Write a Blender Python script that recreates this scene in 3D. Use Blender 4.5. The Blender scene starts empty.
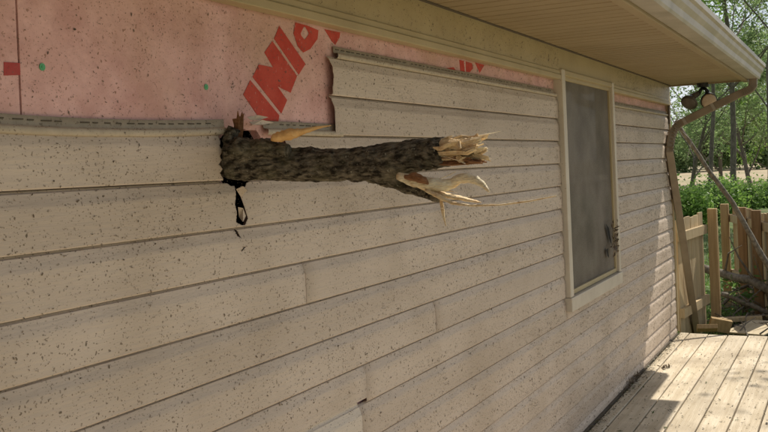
import bpy, bmesh, math, random
import numpy as np
from mathutils import Vector, noise

scene = bpy.context.scene
# ------------------------------------------------------------------ camera
W0, H0 = 768.0, 432.0
FPX, YAW, PIT, ROL, CY = 915.0, math.radians(27.1), math.radians(-.25), math.radians(-2.4), 172.0
EYE = 1.525; CAMD = 1.389
def cam_axes():
    f = np.array([math.cos(PIT)*math.cos(YAW), math.cos(PIT)*math.sin(YAW), math.sin(PIT)])
    r = np.array([math.sin(YAW), -math.cos(YAW), 0.0]); u = np.cross(r, f)
    return math.cos(ROL)*r+math.sin(ROL)*u, -math.sin(ROL)*r+math.cos(ROL)*u, f
CR, CU, CF = cam_axes(); CP = np.array([0.0, -CAMD, EYE])
cd = bpy.data.cameras.new('camera'); cam = bpy.data.objects.new('camera', cd)
scene.collection.objects.link(cam); scene.camera = cam
from mathutils import Matrix
m4 = Matrix(((CR[0], CU[0], -CF[0], CP[0]), (CR[1], CU[1], -CF[1], CP[1]), (CR[2], CU[2], -CF[2], CP[2]), (0, 0, 0, 1)))
cam.matrix_world = m4
cd.sensor_width = 36; cd.lens = FPX/W0*36; cd.shift_x = 0; cd.shift_y = -(H0/2-CY)/W0
cd.clip_start = .05; cd.clip_end = 1500

# ------------------------------------------------------------------ sky, sun, exposure
SUN = Vector((.70, -.262, 1.0)).normalized()          # towards the sun
w = bpy.data.worlds.new('World'); scene.world = w; w.use_nodes = True
nt = w.node_tree; bg = nt.nodes['Background']
sky = nt.nodes.new('ShaderNodeTexSky'); sky.sky_type = 'NISHITA'; sky.sun_disc = False
sky.sun_elevation = math.asin(SUN.z); sky.sun_rotation = math.atan2(SUN.x, SUN.y)
sky.air_density = 1.0; sky.dust_density = 1.2; sky.ozone_density = 1.0
tc = nt.nodes.new('ShaderNodeTexCoord'); mp = nt.nodes.new('ShaderNodeMapping'); mp.inputs['Scale'].default_value = (2, 2, 5)
nz = nt.nodes.new('ShaderNodeTexNoise'); nz.inputs['Scale'].default_value = 1.6; nz.inputs['Detail'].default_value = 7
rp = nt.nodes.new('ShaderNodeValToRGB'); rp.color_ramp.elements[0].position = .38; rp.color_ramp.elements[1].position = .68
mx = nt.nodes.new('ShaderNodeMixRGB'); mx.inputs[2].default_value = (9.4, 9.8, 10.4, 1)
nt.links.new(tc.outputs['Generated'], mp.inputs[0]); nt.links.new(mp.outputs[0], nz.inputs[0])
nt.links.new(nz.outputs[0], rp.inputs[0]); nt.links.new(rp.outputs[0], mx.inputs[0])
nt.links.new(sky.outputs[0], mx.inputs[1]); nt.links.new(mx.outputs[0], bg.inputs[0])
bg.inputs[1].default_value = .09
sd = bpy.data.lights.new('sun', 'SUN'); sd.energy = 5.0; sd.angle = math.radians(.53); sd.color = (1, .94, .84)
so = bpy.data.objects.new('sun', sd); scene.collection.objects.link(so)
so.rotation_euler = SUN.to_track_quat('Z', 'Y').to_euler(); so.location = (6, -4, 9)
vs = scene.view_settings; vs.view_transform = 'Standard'; vs.look = 'None'; vs.gamma = 1; vs.use_curve_mapping = False
vs.exposure = 0.0

# ------------------------------------------------------------------ helpers
def ray(x, y): return CF+CR*((x-384)/FPX)+CU*((CY-y)/FPX)
def at_y(x, y, yy=0.0):                       # pixel -> point on the vertical plane y = yy (the wall and planes parallel to it)
    D = ray(x, y); return CP+D*((yy-CP[1])/D[1])
def at_z(x, y, zz=0.0):                       # pixel -> point on a level plane
    D = ray(x, y); return CP+D*((zz-CP[2])/D[2])
def at_d(x, y, dist): return CP+ray(x, y)*dist
def depth(P): return float((np.array(P)-CP)@CF)
rnd = random.Random(7)
COL = scene.collection
def tag(o, label=None, cat=None, group=None, kind=None):
    if label: o['label'] = label
    if cat: o['category'] = cat
    if group: o['group'] = group
    if kind: o['kind'] = kind
    return o
def empty(name, loc=(0, 0, 0)):
    o = bpy.data.objects.new(name, None); COL.objects.link(o); o.location = loc; o.empty_display_size = .1; return o
def link(name, me, mat=None, parent=None):
    o = bpy.data.objects.new(name, me); COL.objects.link(o)
    if mat is not None and not me.materials: me.materials.append(mat)
    if parent is not None:
        o.parent = parent
        q = parent; off = Vector((0, 0, 0))
        while q is not None: off += q.location; q = q.parent
        o.location = -off
    return o
def mesh(name, V, Fc, mat, parent=None, smooth=False):
    me = bpy.data.meshes.new(name); me.from_pydata([tuple(map(float, v)) for v in V], [], Fc); me.update()
    if smooth: me.shade_smooth()
    return link(name, me, mat, parent)
def box_vf(x0, x1, y0, y1, z0, z1):
    V = [(x0,y0,z0),(x1,y0,z0),(x1,y1,z0),(x0,y1,z0),(x0,y0,z1),(x1,y0,z1),(x1,y1,z1),(x0,y1,z1)]
    return V, [(0,3,2,1),(4,5,6,7),(0,1,5,4),(1,2,6,5),(2,3,7,6),(3,0,4,7)]
class MB:
    def __init__(s): s.V = []; s.F = []
    def add(s, V, F):
        n = len(s.V); s.V += [tuple(map(float, v)) for v in V]; s.F += [tuple(i+n for i in f) for f in F]; return s
    def box(s, *a): return s.add(*box_vf(*a))
    def obox(s, c, ax, ay, az):                # oriented box, half vectors
        c, ax, ay, az = map(lambda q: np.array(q, float), (c, ax, ay, az))
        V = [c+i*ax+j*ay+k*az for k in (-1, 1) for (i, j) in ((-1,-1),(1,-1),(1,1),(-1,1))]
        return s.add(V, [(0,3,2,1),(4,5,6,7),(0,1,5,4),(1,2,6,5),(2,3,7,6),(3,0,4,7)])
    def tube(s, pts, rad, n=8, cap=True, jit=0, seed=0, sq=None, rough=0):
        pts = [np.array(p, float) for p in pts]; rings = []; nrm = None
        for i, p in enumerate(pts):
            t = pts[min(i+1, len(pts)-1)]-pts[max(i-1, 0)]; t = t/(np.linalg.norm(t)+1e-9)
            if nrm is None:
                a = np.array([0, 0, 1.0]) if abs(t[2]) < .9 else np.array([1.0, 0, 0])
                nrm = np.cross(t, a)
            nrm = nrm-t*(nrm@t); nrm /= np.linalg.norm(nrm); b = np.cross(t, nrm); ring = []
            for k in range(n):
                a = 2*math.pi*(k+.5)/n; r = rad[i]
                if jit:
                    q = p+r*(math.cos(a)*nrm+math.sin(a)*b)
                    h_ = 1/max(rad[0], .004); r *= 1+jit*noise.noise(Vector(q)*(.9*h_)+Vector((seed, 0, 0)))+.5*jit*noise.noise(Vector(q)*(2.6*h_))+(rough*(noise.noise(Vector(q)*(6*h_))+.8*noise.noise(Vector(q)*(13*h_))) if rough else 0)
                ca, sa = math.cos(a), math.sin(a)
                if sq: ca *= sq[0]; sa *= sq[1]
                ring.append(p+r*(ca*nrm+sa*b))
            rings.append(ring)
        V = [v for r_ in rings for v in r_]; Fc = []
        for i in range(len(pts)-1):
            for k in range(n):
                k2 = (k+1) % n; Fc.append((i*n+k, i*n+k2, (i+1)*n+k2, (i+1)*n+k))
        if cap: Fc += [tuple(range(n-1, -1, -1)), tuple((len(pts)-1)*n+k for k in range(n))]
        return s.add(V, Fc)
    def build(s, name, mat, parent=None, smooth=False): return mesh(name, s.V, s.F, mat, parent, smooth)
def bevel(o, wd=.004, seg=2):
    md = o.modifiers.new('bevel', 'BEVEL'); md.width = wd; md.segments = seg; md.limit_method = 'ANGLE'; return o

# ------------------------------------------------------------------ materials
def mat(name, col, col2=None, scale=8, rough=.7, bump=0, bscale=40, stretch=(1, 1, 1), spec=.3, specks=None, vary=0, trans=0, detail=6, pos=(.35, .7), dirt=None, metal=0):
    m = bpy.data.materials.new(name); m.use_nodes = True; nt = m.node_tree; N = nt.nodes; L = nt.links
    b = N['Principled BSDF']; b.inputs['Roughness'].default_value = rough; b.inputs['Specular IOR Level'].default_value = spec; b.inputs['Metallic'].default_value = metal
    tc = N.new('ShaderNodeTexCoord'); mp = N.new('ShaderNodeMapping'); mp.inputs['Scale'].default_value = stretch
    geo = N.new('ShaderNodeNewGeometry'); L.new(geo.outputs['Position'], mp.inputs[0])
    oi = N.new('ShaderNodeObjectInfo')
    off = N.new('ShaderNodeVectorMath'); off.operation = 'MULTIPLY_ADD'
    L.new(oi.outputs['Random'], off.inputs[0]); off.inputs[1].default_value = (17, 31, 23) if vary else (0, 0, 0); L.new(mp.outputs[0], off.inputs[2])
    vec = off.outputs[0]
    nz = N.new('ShaderNodeTexNoise'); nz.inputs['Scale'].default_value = scale; nz.inputs['Detail'].default_value = detail; nz.inputs['Roughness'].default_value = .6
    L.new(vec, nz.inputs[0])
    rp = N.new('ShaderNodeValToRGB'); rp.color_ramp.elements[0].position = pos[0]; rp.color_ramp.elements[1].position = pos[1]
    rp.color_ramp.elements[0].color = (*col, 1); rp.color_ramp.elements[1].color = (*(col2 or col), 1)
    L.new(nz.outputs[0], rp.inputs[0]); out = rp.outputs[0]
    if vary:
        h = N.new('ShaderNodeHueSaturation'); mr = N.new('ShaderNodeMapRange')
        L.new(oi.outputs['Random'], mr.inputs[0]); mr.inputs[3].default_value = 1-vary; mr.inputs[4].default_value = 1+vary
        L.new(mr.outputs[0], h.inputs['Value']); L.new(out, h.inputs['Color']); out = h.outputs[0]
    if dirt:                                   # broad stains with a shape of their own
        dc, ds, p0, p1, amt = dirt
        n2 = N.new('ShaderNodeTexNoise'); n2.inputs['Scale'].default_value = ds; n2.inputs['Detail'].default_value = 5; L.new(geo.outputs['Position'], n2.inputs[0])
        r2 = N.new('ShaderNodeValToRGB'); r2.color_ramp.elements[0].position = p0; r2.color_ramp.elements[1].position = p1
        r2.color_ramp.elements[1].color = (amt, amt, amt, 1); L.new(n2.outputs[0], r2.inputs[0])
        x = N.new('ShaderNodeMixRGB'); x.inputs[2].default_value = (*dc, 1); L.new(r2.outputs[0], x.inputs[0]); L.new(out, x.inputs[1]); out = x.outputs[0]
    for sc, th, c, amt in (specks or []):      # specks of stuck debris
        ml = N.new('ShaderNodeMapping'); ml.inputs['Scale'].default_value = {0: (1, 1, 1), 1: (1, 1, .6), 2: (.62, 1, 1)}[int(sc) % 3]; ml.inputs['Rotation'].default_value = (0, {0: .3, 1: -.6, 2: 1.1}[int(sc) % 3], 0)
        nd = N.new('ShaderNodeTexNoise'); nd.inputs['Scale'].default_value = sc*.6; L.new(geo.outputs['Position'], nd.inputs[0]); vd = N.new('ShaderNodeVectorMath'); vd.operation = 'MULTIPLY_ADD'; L.new(nd.outputs['Color'], vd.inputs[0]); vd.inputs[1].default_value = (1.5/sc, 1.5/sc, 1.5/sc); L.new(geo.outputs['Position'], vd.inputs[2]); L.new(vd.outputs[0], ml.inputs[0])
        v = N.new('ShaderNodeTexVoronoi'); v.inputs['Scale'].default_value = sc; L.new(ml.outputs[0], v.inputs[0])
        n3 = N.new('ShaderNodeTexNoise'); n3.inputs['Scale'].default_value = sc*1.7; L.new(geo.outputs['Position'], n3.inputs[0])
        ad = N.new('ShaderNodeMath'); ad.operation = 'MULTIPLY_ADD'; L.new(n3.outputs[0], ad.inputs[0]); ad.inputs[1].default_value = .35; L.new(v.outputs['Distance'], ad.inputs[2])
        sp = N.new('ShaderNodeSeparateColor'); L.new(v.outputs['Color'], sp.inputs[0])
        gt = N.new('ShaderNodeMath'); gt.operation = 'MULTIPLY_ADD'; L.new(sp.outputs[0], gt.inputs[0]); gt.inputs[1].default_value = -.28; L.new(ad.outputs[0], gt.inputs[2])
        r3 = N.new('ShaderNodeValToRGB'); r3.color_ramp.elements[0].position = max(0, th-.04); r3.color_ramp.elements[1].position = th+.03
        r3.color_ramp.elements[0].color = (amt, amt, amt, 1); r3.color_ramp.elements[1].color = (0, 0, 0, 1); L.new(gt.outputs[0], r3.inputs[0])
        x = N.new('ShaderNodeMixRGB'); x.inputs[2].default_value = (*c, 1); L.new(out, x.inputs[1])
        nm = N.new('ShaderNodeTexNoise'); nm.inputs['Scale'].default_value = 9; nm.inputs['Detail'].default_value = 3; L.new(geo.outputs['Position'], nm.inputs[0])
        rm = N.new('ShaderNodeMapRange'); rm.inputs[1].default_value = .38; rm.inputs[2].default_value = .58; rm.inputs[3].default_value = .35; rm.inputs[4].default_value = 1.0; L.new(nm.outputs[0], rm.inputs[0])
        mm = N.new('ShaderNodeMath'); mm.operation = 'MULTIPLY'; L.new(r3.outputs[0], mm.inputs[0]); L.new(rm.outputs[0], mm.inputs[1]); L.new(mm.outputs[0], x.inputs[0]); out = x.outputs[0]
    L.new(out, b.inputs['Base Color'])
    if bump:
        n4 = N.new('ShaderNodeTexNoise'); n4.inputs['Scale'].default_value = bscale; n4.inputs['Detail'].default_value = 5; L.new(vec, n4.inputs[0])
        bp_ = N.new('ShaderNodeBump'); bp_.inputs['Strength'].default_value = bump; bp_.inputs['Distance'].default_value = .01; L.new(n4.outputs[0], bp_.inputs['Height']); L.new(bp_.outputs[0], b.inputs['Normal'])
    if trans:
        t = N.new('ShaderNodeBsdfTranslucent'); L.new(out, t.inputs[0]); ms = N.new('ShaderNodeMixShader'); ms.inputs[0].default_value = trans
        L.new(b.outputs[0], ms.inputs[1]); L.new(t.outputs[0], ms.inputs[2]); L.new(ms.outputs[0], N['Material Output'].inputs[0])
    return m
def leaf_mat(name, c1, c2, c3, trans=.35):
    m = bpy.data.materials.new(name); m.use_nodes = True; nt = m.node_tree; N = nt.nodes; L = nt.links
    b = N['Principled BSDF']; b.inputs['Roughness'].default_value = .5; b.inputs['Specular IOR Level'].default_value = .35
    g = N.new('ShaderNodeNewGeometry'); rp = N.new('ShaderNodeValToRGB'); e = rp.color_ramp.elements
    e[0].color = (*c1, 1); e[1].color = (*c3, 1); k = e.new(.5); k.color = (*c2, 1)
    L.new(g.outputs['Random Per Island'], rp.inputs[0]); L.new(rp.outputs[0], b.inputs[0])
    t = N.new('ShaderNodeBsdfTranslucent'); L.new(rp.outputs[0], t.inputs[0]); ms = N.new('ShaderNodeMixShader'); ms.inputs[0].default_value = trans
    L.new(b.outputs[0], ms.inputs[1]); L.new(t.outputs[0], ms.inputs[2]); L.new(ms.outputs[0], N['Material Output'].inputs[0])
    return m
SPK = [(100, .125, (.13, .095, .06), .88), (122, .15, (.15, .11, .07), .85), (170, .18, (.19, .145, .10), .75)]
M = {}
SID = dict(scale=5, rough=.55, bump=.22, bscale=120, stretch=(.12, 1, 1), vary=.03)
M['siding'] = mat('vinyl_siding', (.52, .422, .33), (.61, .50, .395), specks=SPK, dirt=((.38, .29, .20), 2.4, .47, .75, .6), **SID)
M['sidingnew'] = mat('clean_siding', (.60, .51, .41), (.66, .57, .46), specks=SPK[1:], **SID)
M['hem'] = mat('siding_nail_hem', (.40, .33, .24), (.50, .42, .31), scale=30, rough=.55, specks=SPK)
M['slot'] = mat('slot_dark', (.11, .088, .062), rough=.9)
M['trim'] = mat('trim_paint', (.41, .32, .175), (.47, .375, .215), scale=4, rough=.5, bump=.06, bscale=120, specks=[(45, .05, (.16, .12, .07), .6)], dirt=((.30, .23, .13), 3, .5, .8, .5))
M['frame'] = mat('window_trim', (.52, .45, .355), (.61, .54, .43), scale=6, rough=.5, specks=[(60, .06, (.15, .12, .07), .8)])
M['pink'] = mat('pink_foam', (.62, .345, .305), (.81, .505, .46), scale=11, rough=.7, bump=.35, bscale=45, specks=[(97, .12, (.27, .14, .09), .85), (122, .15, (.34, .18, .12), .8), (180, .18, (.40, .22, .16), .7)], dirt=((.54, .335, .23), 2.6, .42, .70, .8))
M['print'] = mat('red_print', (.50, .055, .035), (.58, .09, .06), scale=20, rough=.8, specks=[(97, .12, (.62, .33, .28), .6), (180, .17, (.30, .07, .05), .7)])
M['tape'] = mat('red_tape', (.40, .05, .045), (.46, .08, .07), scale=30, rough=.6)
M['cap'] = mat('green_cap', (.10, .38, .17), (.14, .45, .22), scale=30, rough=.5)
M['soffit'] = mat('soffit_vinyl', (.29, .215, .12), (.335, .255, .15), scale=2, rough=.55, bump=.05, bscale=90, vary=.03, specks=[(30, .03, (.2, .15, .08), .5)])
M['gutter'] = mat('gutter_metal', (.34, .295, .235), (.43, .38, .31), scale=5, rough=.45, spec=.4, dirt=((.22, .19, .13), 4, .5, .75, .6), bump=.05, bscale=50)
M['spout'] = mat('downspout_metal', (.215, .165, .11), (.28, .22, .15), scale=6, rough=.45, spec=.4, dirt=((.15, .11, .07), 7, .5, .75, .6))
M['roof'] = mat('roof_shingle', (.07, .065, .06), (.13, .12, .11), scale=30, rough=.9, bump=.4, bscale=60)
M['dark'] = mat('cavity_dark', (.02, .018, .015), rough=.95)
M['bark'] = mat('branch_bark', (.024, .019, .013), (.20, .17, .125), scale=95, rough=.95, bump=1.0, bscale=150, pos=(.40, .66), stretch=(1, .4, 1), dirt=((.17, .15, .09), 14, .50, .68, .55), specks=[(130, .13, (.30, .275, .21), .8), (70, .07, (.23, .21, .14), .8)], spec=.1)
M['barkin'] = mat('inner_bark', (.17, .075, .03), (.30, .15, .07), scale=40, rough=.85, bump=.4, bscale=90, stretch=(1, 1, 3))
M['wood'] = mat('raw_wood', (.72, .52, .28), (.86, .72, .48), scale=26, rough=.75, bump=.7, bscale=110, stretch=(1, 1, 3.5), dirt=((.42, .22, .09), 22, .5, .75, .7))
M['woodpale'] = mat('pale_wood', (.76, .64, .42), (.92, .85, .66), scale=60, rough=.8, bump=.9, bscale=160, stretch=(.35, .35, 1.6), dirt=((.60, .40, .19), 24, .48, .72, .75))
M['orange'] = mat('peeled_wood', (.62, .33, .11), (.78, .50, .22), scale=30, rough=.7, bump=.5, bscale=100)
M['deck'] = mat('deck_wood', (.53, .435, .295), (.72, .62, .465), scale=7, rough=.8, bump=.35, bscale=40, stretch=(.25, 5, 5), vary=.10, specks=[(26, .045, (.16, .12, .06), .7), (80, .06, (.20, .15, .09), .6)], dirt=((.34, .27, .18), 2.6, .44, .70, .75))
M['fence'] = mat('fence_wood', (.40, .295, .16), (.56, .43, .255), scale=9, rough=.85, bump=.4, bscale=40, stretch=(5, 5, .3), vary=.14, dirt=((.22, .18, .12), 2.5, .5, .75, .5))
M['post'] = mat('post_wood', (.34, .225, .105), (.48, .34, .17), scale=9, rough=.85, bump=.4, bscale=40, stretch=(5, 5, .3), vary=.15)
M['postdk'] = mat('post_wood_dark', (.20, .12, .055), (.32, .20, .10), scale=9, rough=.85, bump=.4, bscale=40, stretch=(5, 5, .3), vary=.15)
M['ply'] = mat('plywood', (.52, .42, .27), (.64, .54, .37), scale=6, rough=.85, bump=.3, bscale=60, stretch=(1, 4, 1), dirt=((.35, .27, .16), 3, .5, .75, .5))
M['trunk'] = mat('tree_bark', (.09, .075, .055), (.20, .17, .125), scale=22, rough=.9, bump=.6, bscale=40, stretch=(1, 1, .4))
M['limb'] = mat('limb_bark', (.10, .085, .065), (.25, .215, .165), scale=30, rough=.9, bump=.6, bscale=60)
M['grass'] = mat('lawn', (.045, .085, .018), (.12, .15, .04), scale=3, rough=.9, bump=.5, bscale=30, dirt=((.20, .15, .07), 1.2, .48, .7, .6))
M['field'] = mat('dry_field', (.34, .27, .165), (.44, .35, .23), scale=.6, rough=.95, stretch=(.5, 1, 1), dirt=((.20, .21, .09), .08, .5, .7, .7))
M['blade'] = leaf_mat('grass_blade', (.05, .11, .02), (.10, .16, .035), (.17, .19, .06), .3)
M['leafA'] = leaf_mat('leaf_green', (.08, .16, .035), (.14, .24, .055), (.22, .32, .085), .55)
M['leafB'] = leaf_mat('leaf_bright', (.13, .25, .04), (.21, .35, .07), (.30, .43, .11), .55)
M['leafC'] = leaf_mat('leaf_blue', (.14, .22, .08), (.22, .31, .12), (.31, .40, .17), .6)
M['fleck'] = leaf_mat('shredded_leaf', (.075, .052, .03), (.15, .11, .07), (.23, .175, .12), .1)
M['litter'] = leaf_mat('dry_litter', (.05, .035, .018), (.13, .095, .045), (.10, .12, .04), .15)
M['black'] = mat('black_plastic', (.018, .017, .016), (.03, .028, .026), scale=20, rough=.45, spec=.4)
M['lens'] = mat('lamp_lens', (.62, .45, .30), (.70, .53, .37), scale=60, rough=.25, bump=.3, bscale=200, spec=.5)
M['bulbbody'] = mat('lamp_body', (.10, .085, .065), (.15, .125, .095), scale=30, rough=.4)

# glass and insect screen
g = bpy.data.materials.new('window_glass'); g.use_nodes = True; b = g.node_tree.nodes['Principled BSDF']
b.inputs['Base Color'].default_value = (.03, .03, .028, 1); b.inputs['Roughness'].default_value = .06; b.inputs['Specular IOR Level'].default_value = .6; M['glass'] = g
g = bpy.data.materials.new('insect_screen'); g.use_nodes = True; nt = g.node_tree; N = nt.nodes; L = nt.links
b = N['Principled BSDF']; b.inputs['Roughness'].default_value = .7
geo = N.new('ShaderNodeNewGeometry'); nz = N.new('ShaderNodeTexNoise'); nz.inputs['Scale'].default_value = 3.5; nz.inputs['Detail'].default_value = 6; L.new(geo.outputs['Position'], nz.inputs[0])
rp = N.new('ShaderNodeValToRGB'); rp.color_ramp.elements[0].color = (.125, .10, .07, 1); rp.color_ramp.elements[1].color = (.245, .205, .16, 1); rp.color_ramp.elements[0].position = .35; rp.color_ramp.elements[1].position = .7
L.new(nz.outputs[0], rp.inputs[0]); L.new(rp.outputs[0], b.inputs[0])
vo = N.new('ShaderNodeTexVoronoi'); vo.inputs['Scale'].default_value = 260; L.new(geo.outputs['Position'], vo.inputs[0])
mr = N.new('ShaderNodeMapRange'); mr.inputs[1].default_value = .1; mr.inputs[2].default_value = .6; mr.inputs[3].default_value = .05; mr.inputs[4].default_value = .32; L.new(vo.outputs['Distance'], mr.inputs[0])
tr = N.new('ShaderNodeBsdfTransparent'); ms = N.new('ShaderNodeMixShader'); L.new(mr.outputs[0], ms.inputs[0]); L.new(b.outputs[0], ms.inputs[1]); L.new(tr.outputs[0], ms.inputs[2]); L.new(ms.outputs[0], N['Material Output'].inputs[0])
M['screen'] = g

# ------------------------------------------------------------------ ground
GZ = -.22
def sheet(name, x0, x1, y0, y1, z, m): return tag(mesh(name, [(x0,y0,z),(x1,y0,z),(x1,y1,z),(x0,y1,z)], [(0,1,2,3)], m), kind='structure')
sheet('field', -300, 900, -700, 700, GZ-.03, M['field'])
sheet('lawn', -25, 44, -30, 40, GZ, M['grass'])

# ------------------------------------------------------------------ house
XC = 8.13; S = .12; Z0 = 1.511; XL = -2.0; SOF = 2.13; FRB = 1.980
WX0, WX1, WZ0, WZ1 = 4.785, 5.985, .715, 2.015      # window trim outside
house = empty('house', (0, 0, 0))
tag(house, 'tan sided house with broken siding exposing pink foam board', 'house')

def zrow(k): return Z0-S*k                          # bottom edge of row k
PROFILE = [(0.0, .0115), (.0, -.001), (.003, -.003), (.02, -.003), (.045, -.003), (.07, -.003), (.084, -.0030), (.089, -.0019), (.095, .0004), (.103, .0033), (.1125, .0060), (.1150, .0105), (.1195, .0125)]
def siding_piece(k, x0, x1, holes=(), dy=0, dz=0, cut=0, fine=False, ztop=None, edge=None, mt='siding', ext=0):
    """one course: Dutch-lap profile swept along the wall with a little oil-canning; torn polygons are cut out"""
    prof = list(PROFILE)
    if cut: prof = [(max(cut, p[0]), p[1]) for p in prof if p[0] >= cut or p[1] < 0 or p is prof[0]]
    if ext: prof = prof+[(S+ext, .0145)]
    if ztop: prof = [p for p in prof if p[0] < ztop]+[(ztop, -.003)]
    q = []
    for a, b_ in zip(prof[:-1], prof[1:]):
        n = max(1, int(abs(b_[0]-a[0])/(.0018 if fine else .012))); q += [(a[0]+(b_[0]-a[0])*i/n, a[1]+(b_[1]-a[1])*i/n) for i in range(n)]
    prof = q+[prof[-1]]
    xs = []; x = x0
    while x < x1-1e-6:
        xs.append(x); x += .002 if fine and fine[0] < x < fine[1] else .08
        if fine and xs[-1] < fine[0] < x: x = fine[0]+1e-4
    xs.append(x1); n = len(xs)-1; V = []; Fc = []; zb = zrow(k)+dz; m_ = len(prof)
    for i, x in enumerate(xs):
        wob = .0012*noise.noise(Vector((x*1.7, k*3.1, 0)))+.0007*noise.noise(Vector((x*5, k*5.7, 4)))
        zw = .0009*noise.noise(Vector((x*1.1, k*2.3, 9)))
        for (z, y) in prof:
            xx = x
            if edge and i == 0: xx = x+edge(z)
            lip = .0025 if z < .05 else 0
            V.append((xx, y+dy+wob*(1.4-z/S), zb+z+(zw if z < .06 else 0)))
    for i in range(n):
        for j in range(m_-1):
            a, b_, c, d_ = i*m_+j, (i+1)*m_+j, (i+1)*m_+j+1, i*m_+j+1
            if holes:
                cx = (V[a][0]+V[c][0])/2; cz = (V[a][2]+V[c][2])/2
                if any(inside(cx, cz, h) for h in holes): continue
            Fc.append((a, b_, c, d_))
    o = mesh('siding_course', V, Fc, M[mt], house, True); o.data.set_sharp_from_angle(angle=math.radians(18))
    md = o.modifiers.new('thickness', 'SOLIDIFY'); md.thickness = .0013; md.offset = -1
    return o
def inside(x, z, poly):
    c = False; n = len(poly)
    for i in range(n):
        (x1, z1), (x2, z2) = poly[i], poly[i-1]
        if (z1 > z) != (z2 > z) and x < (x2-x1)*(z-z1)/(z2-z1)+x1: c = not c
    return c
def wp(pts, yy=0.0): return [(float(p[0]), float(p[2])) for p in (at_y(x, y, yy) for x, y in pts)]
HOLE = wp([(219,156),(222,151),(219,146),(221,141),(220,136),(224,133),(222,127),(229,124),(231,119),(238,121),(252,127),(290,128),(286,150),(262,176),(248,183),(246,187),(242,186),(240,194),(236,186),(232,186),(229,183),(224,183),(222,178),(219,173),(222,169),(218,164),(221,160)])
CRACK = wp([(236,183),(239,184),(239,194),(243,205),(247,218),(244,226),(240,225),(235,222),(236,212),(234,205)])
CRACK2 = wp([(236,229),(238.5,229),(241,238),(238,236)])
CRACK3 = wp([(243,247),(245,246.5),(241,251.5),(240,251)])
HOLES = [HOLE, CRACK, CRACK2, CRACK3]
jx = lambda x, y: float(at_y(x, y)[0])
J1 = jx(305, 288); J2 = jx(435, 318); J3 = jx(361, 415); J4 = jx(366, 400)
def kof(x, y): return math.ceil((Z0-at_y(x, y)[2])/S)
K1, K2, K4 = kof(305, 288), kof(436, 318), kof(361, 420)
XS = jx(333, 97)                                    # left end of the torn-off upper courses
for k in range(-2, 13):
    zb, zt = zrow(k), zrow(k)+S
    left = XL if k >= 0 else XS
    spans = [(left, XC-.02)]
    if zt > WZ0+.02: spans = [(left, WX0-.004), (WX1+.004, XC-.02)]
    for a, b_ in spans:
        if k in (0, 1, 2) and a < 1.9 < b_:          # torn courses
            siding_piece(k, a, b_, HOLES, fine=(1.80, 2.13))
        elif k == K1 and a < J1 < b_: siding_piece(k, a, J1+.02); siding_piece(k, J1, b_, dy=-.0013)
        elif k == K2 and a < J2 < b_: siding_piece(k, a, J2+.015); siding_piece(k, J2, b_, dy=-.0012)
        elif k == K4-1 and a < J4 < b_: siding_piece(k, a, J4, cut=.014); siding_piece(k, J4, b_)
        elif k == K4 and a < J3 < b_:
            siding_piece(k, a, J3, dy=-.0016, mt='sidingnew', ext=.026); siding_piece(k, J3-.02, b_)
        elif k < 0 and a == XS:
            siding_piece(k, a, b_, fine=(a-.01, a+.02), dy=-.001, edge=(lambda z: .012*math.sin(z*26)-.01+.004*noise.noise(Vector((z*60, 0, 0)))) if k == -2 else (lambda z: .014-z*.16))
        else: siding_piece(k, a, b_)
siding_piece(13, XL, XC-.02, cut=.062)
siding_piece(7, WX0-.004, WX1+.004, ztop=WZ0-zrow(7)+.004)

# exposed lock and nail hem along the top of the highest course left
def hem(pxs, x0, x1, ztop, sag=0.0):
    n = 40; V = []; Fc = []; prof = [(-.004, .011), (-.004, -.001), (.001, -.004), (.008, -.004), (.012, -.001), (.0125, .010), (.017, .013), (.034, .0135), (.034, .0165)]
    f = lambda x: -sag*math.sin(math.pi*min(1, max(0, (x-x0)/(x1-x0))))+.0012*noise.noise(Vector((x*3, 1, 2)))
    for i in range(n+1):
        x = x0+(x1-x0)*i/n
        for z, y in prof: V.append((x, y+.001*noise.noise(Vector((x*5, z*9, 0))), ztop+z+f(x)))
    m_ = len(prof)
    for i in range(n):
        for j in range(m_-1): Fc.append((i*m_+j, (i+1)*m_+j, (i+1)*m_+j+1, i*m_+j+1))
    o = mesh('nail_hem', V, Fc, M['hem'], house); o.data.shade_smooth()
    sl = MB(); x = x0+.012
    while x < x1-.03:
        if rnd.random() < .85: sl.box(x, x+rnd.uniform(.012, .027), .0112, .0128, ztop+.0240+f(x), ztop+.0264+f(x))
        x += .034
    s_ = sl.build('nail_slot', M['slot'], o); s_['kind'] = 'stuff'
hem(None, 1.0, 1.868, Z0+S, .012)
hem(None, 2.04, XS+.05, Z0+S, .0)
hem(None, XS+.035, WX0-.02, Z0+3*S)
hem(None, WX1+.02, XC-.03, Z0+3*S)

# sheathing of pink foam board behind the siding
def board(x0, x1, z0, z1, hole=None):
    if not hole:
        o = MB().box(x0, x1, .020, .045, z0, z1).build('foam_board', M['pink'], house); return o
    def stations(a, b_, f0, f1):
        q = [a]
        while q[-1] < b_-1e-6: q.append(min(b_, q[-1]+(.0025 if f0 <= q[-1] < f1 else (f0-q[-1] if q[-1] < f0 else .3))))
        return q
    xs = stations(x0, x1, 1.78, 2.2); zs = stations(z0, z1, 1.25, 1.70); V = [(x, .020, z) for x in xs for z in zs]; Fc = []; m_ = len(zs)
    for i in range(len(xs)-1):
        for j in range(m_-1):
            a = i*m_+j; cx, cz = (xs[i]+xs[i+1])/2, (zs[j]+zs[j+1])/2
            if not any(inside(cx, cz, h_) for h_ in hole): Fc.append((a, a+m_, a+m_+1, a+1))
    o = mesh('foam_board', V, Fc, M['pink'], house)
    md = o.modifiers.new('thickness', 'SOLIDIFY'); md.thickness = .025; md.offset = -1; return o
SE1 = float(at_y(17.5, 20, .02)[0]); SE2 = float(at_y(200, 40, .02)[0])
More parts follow.
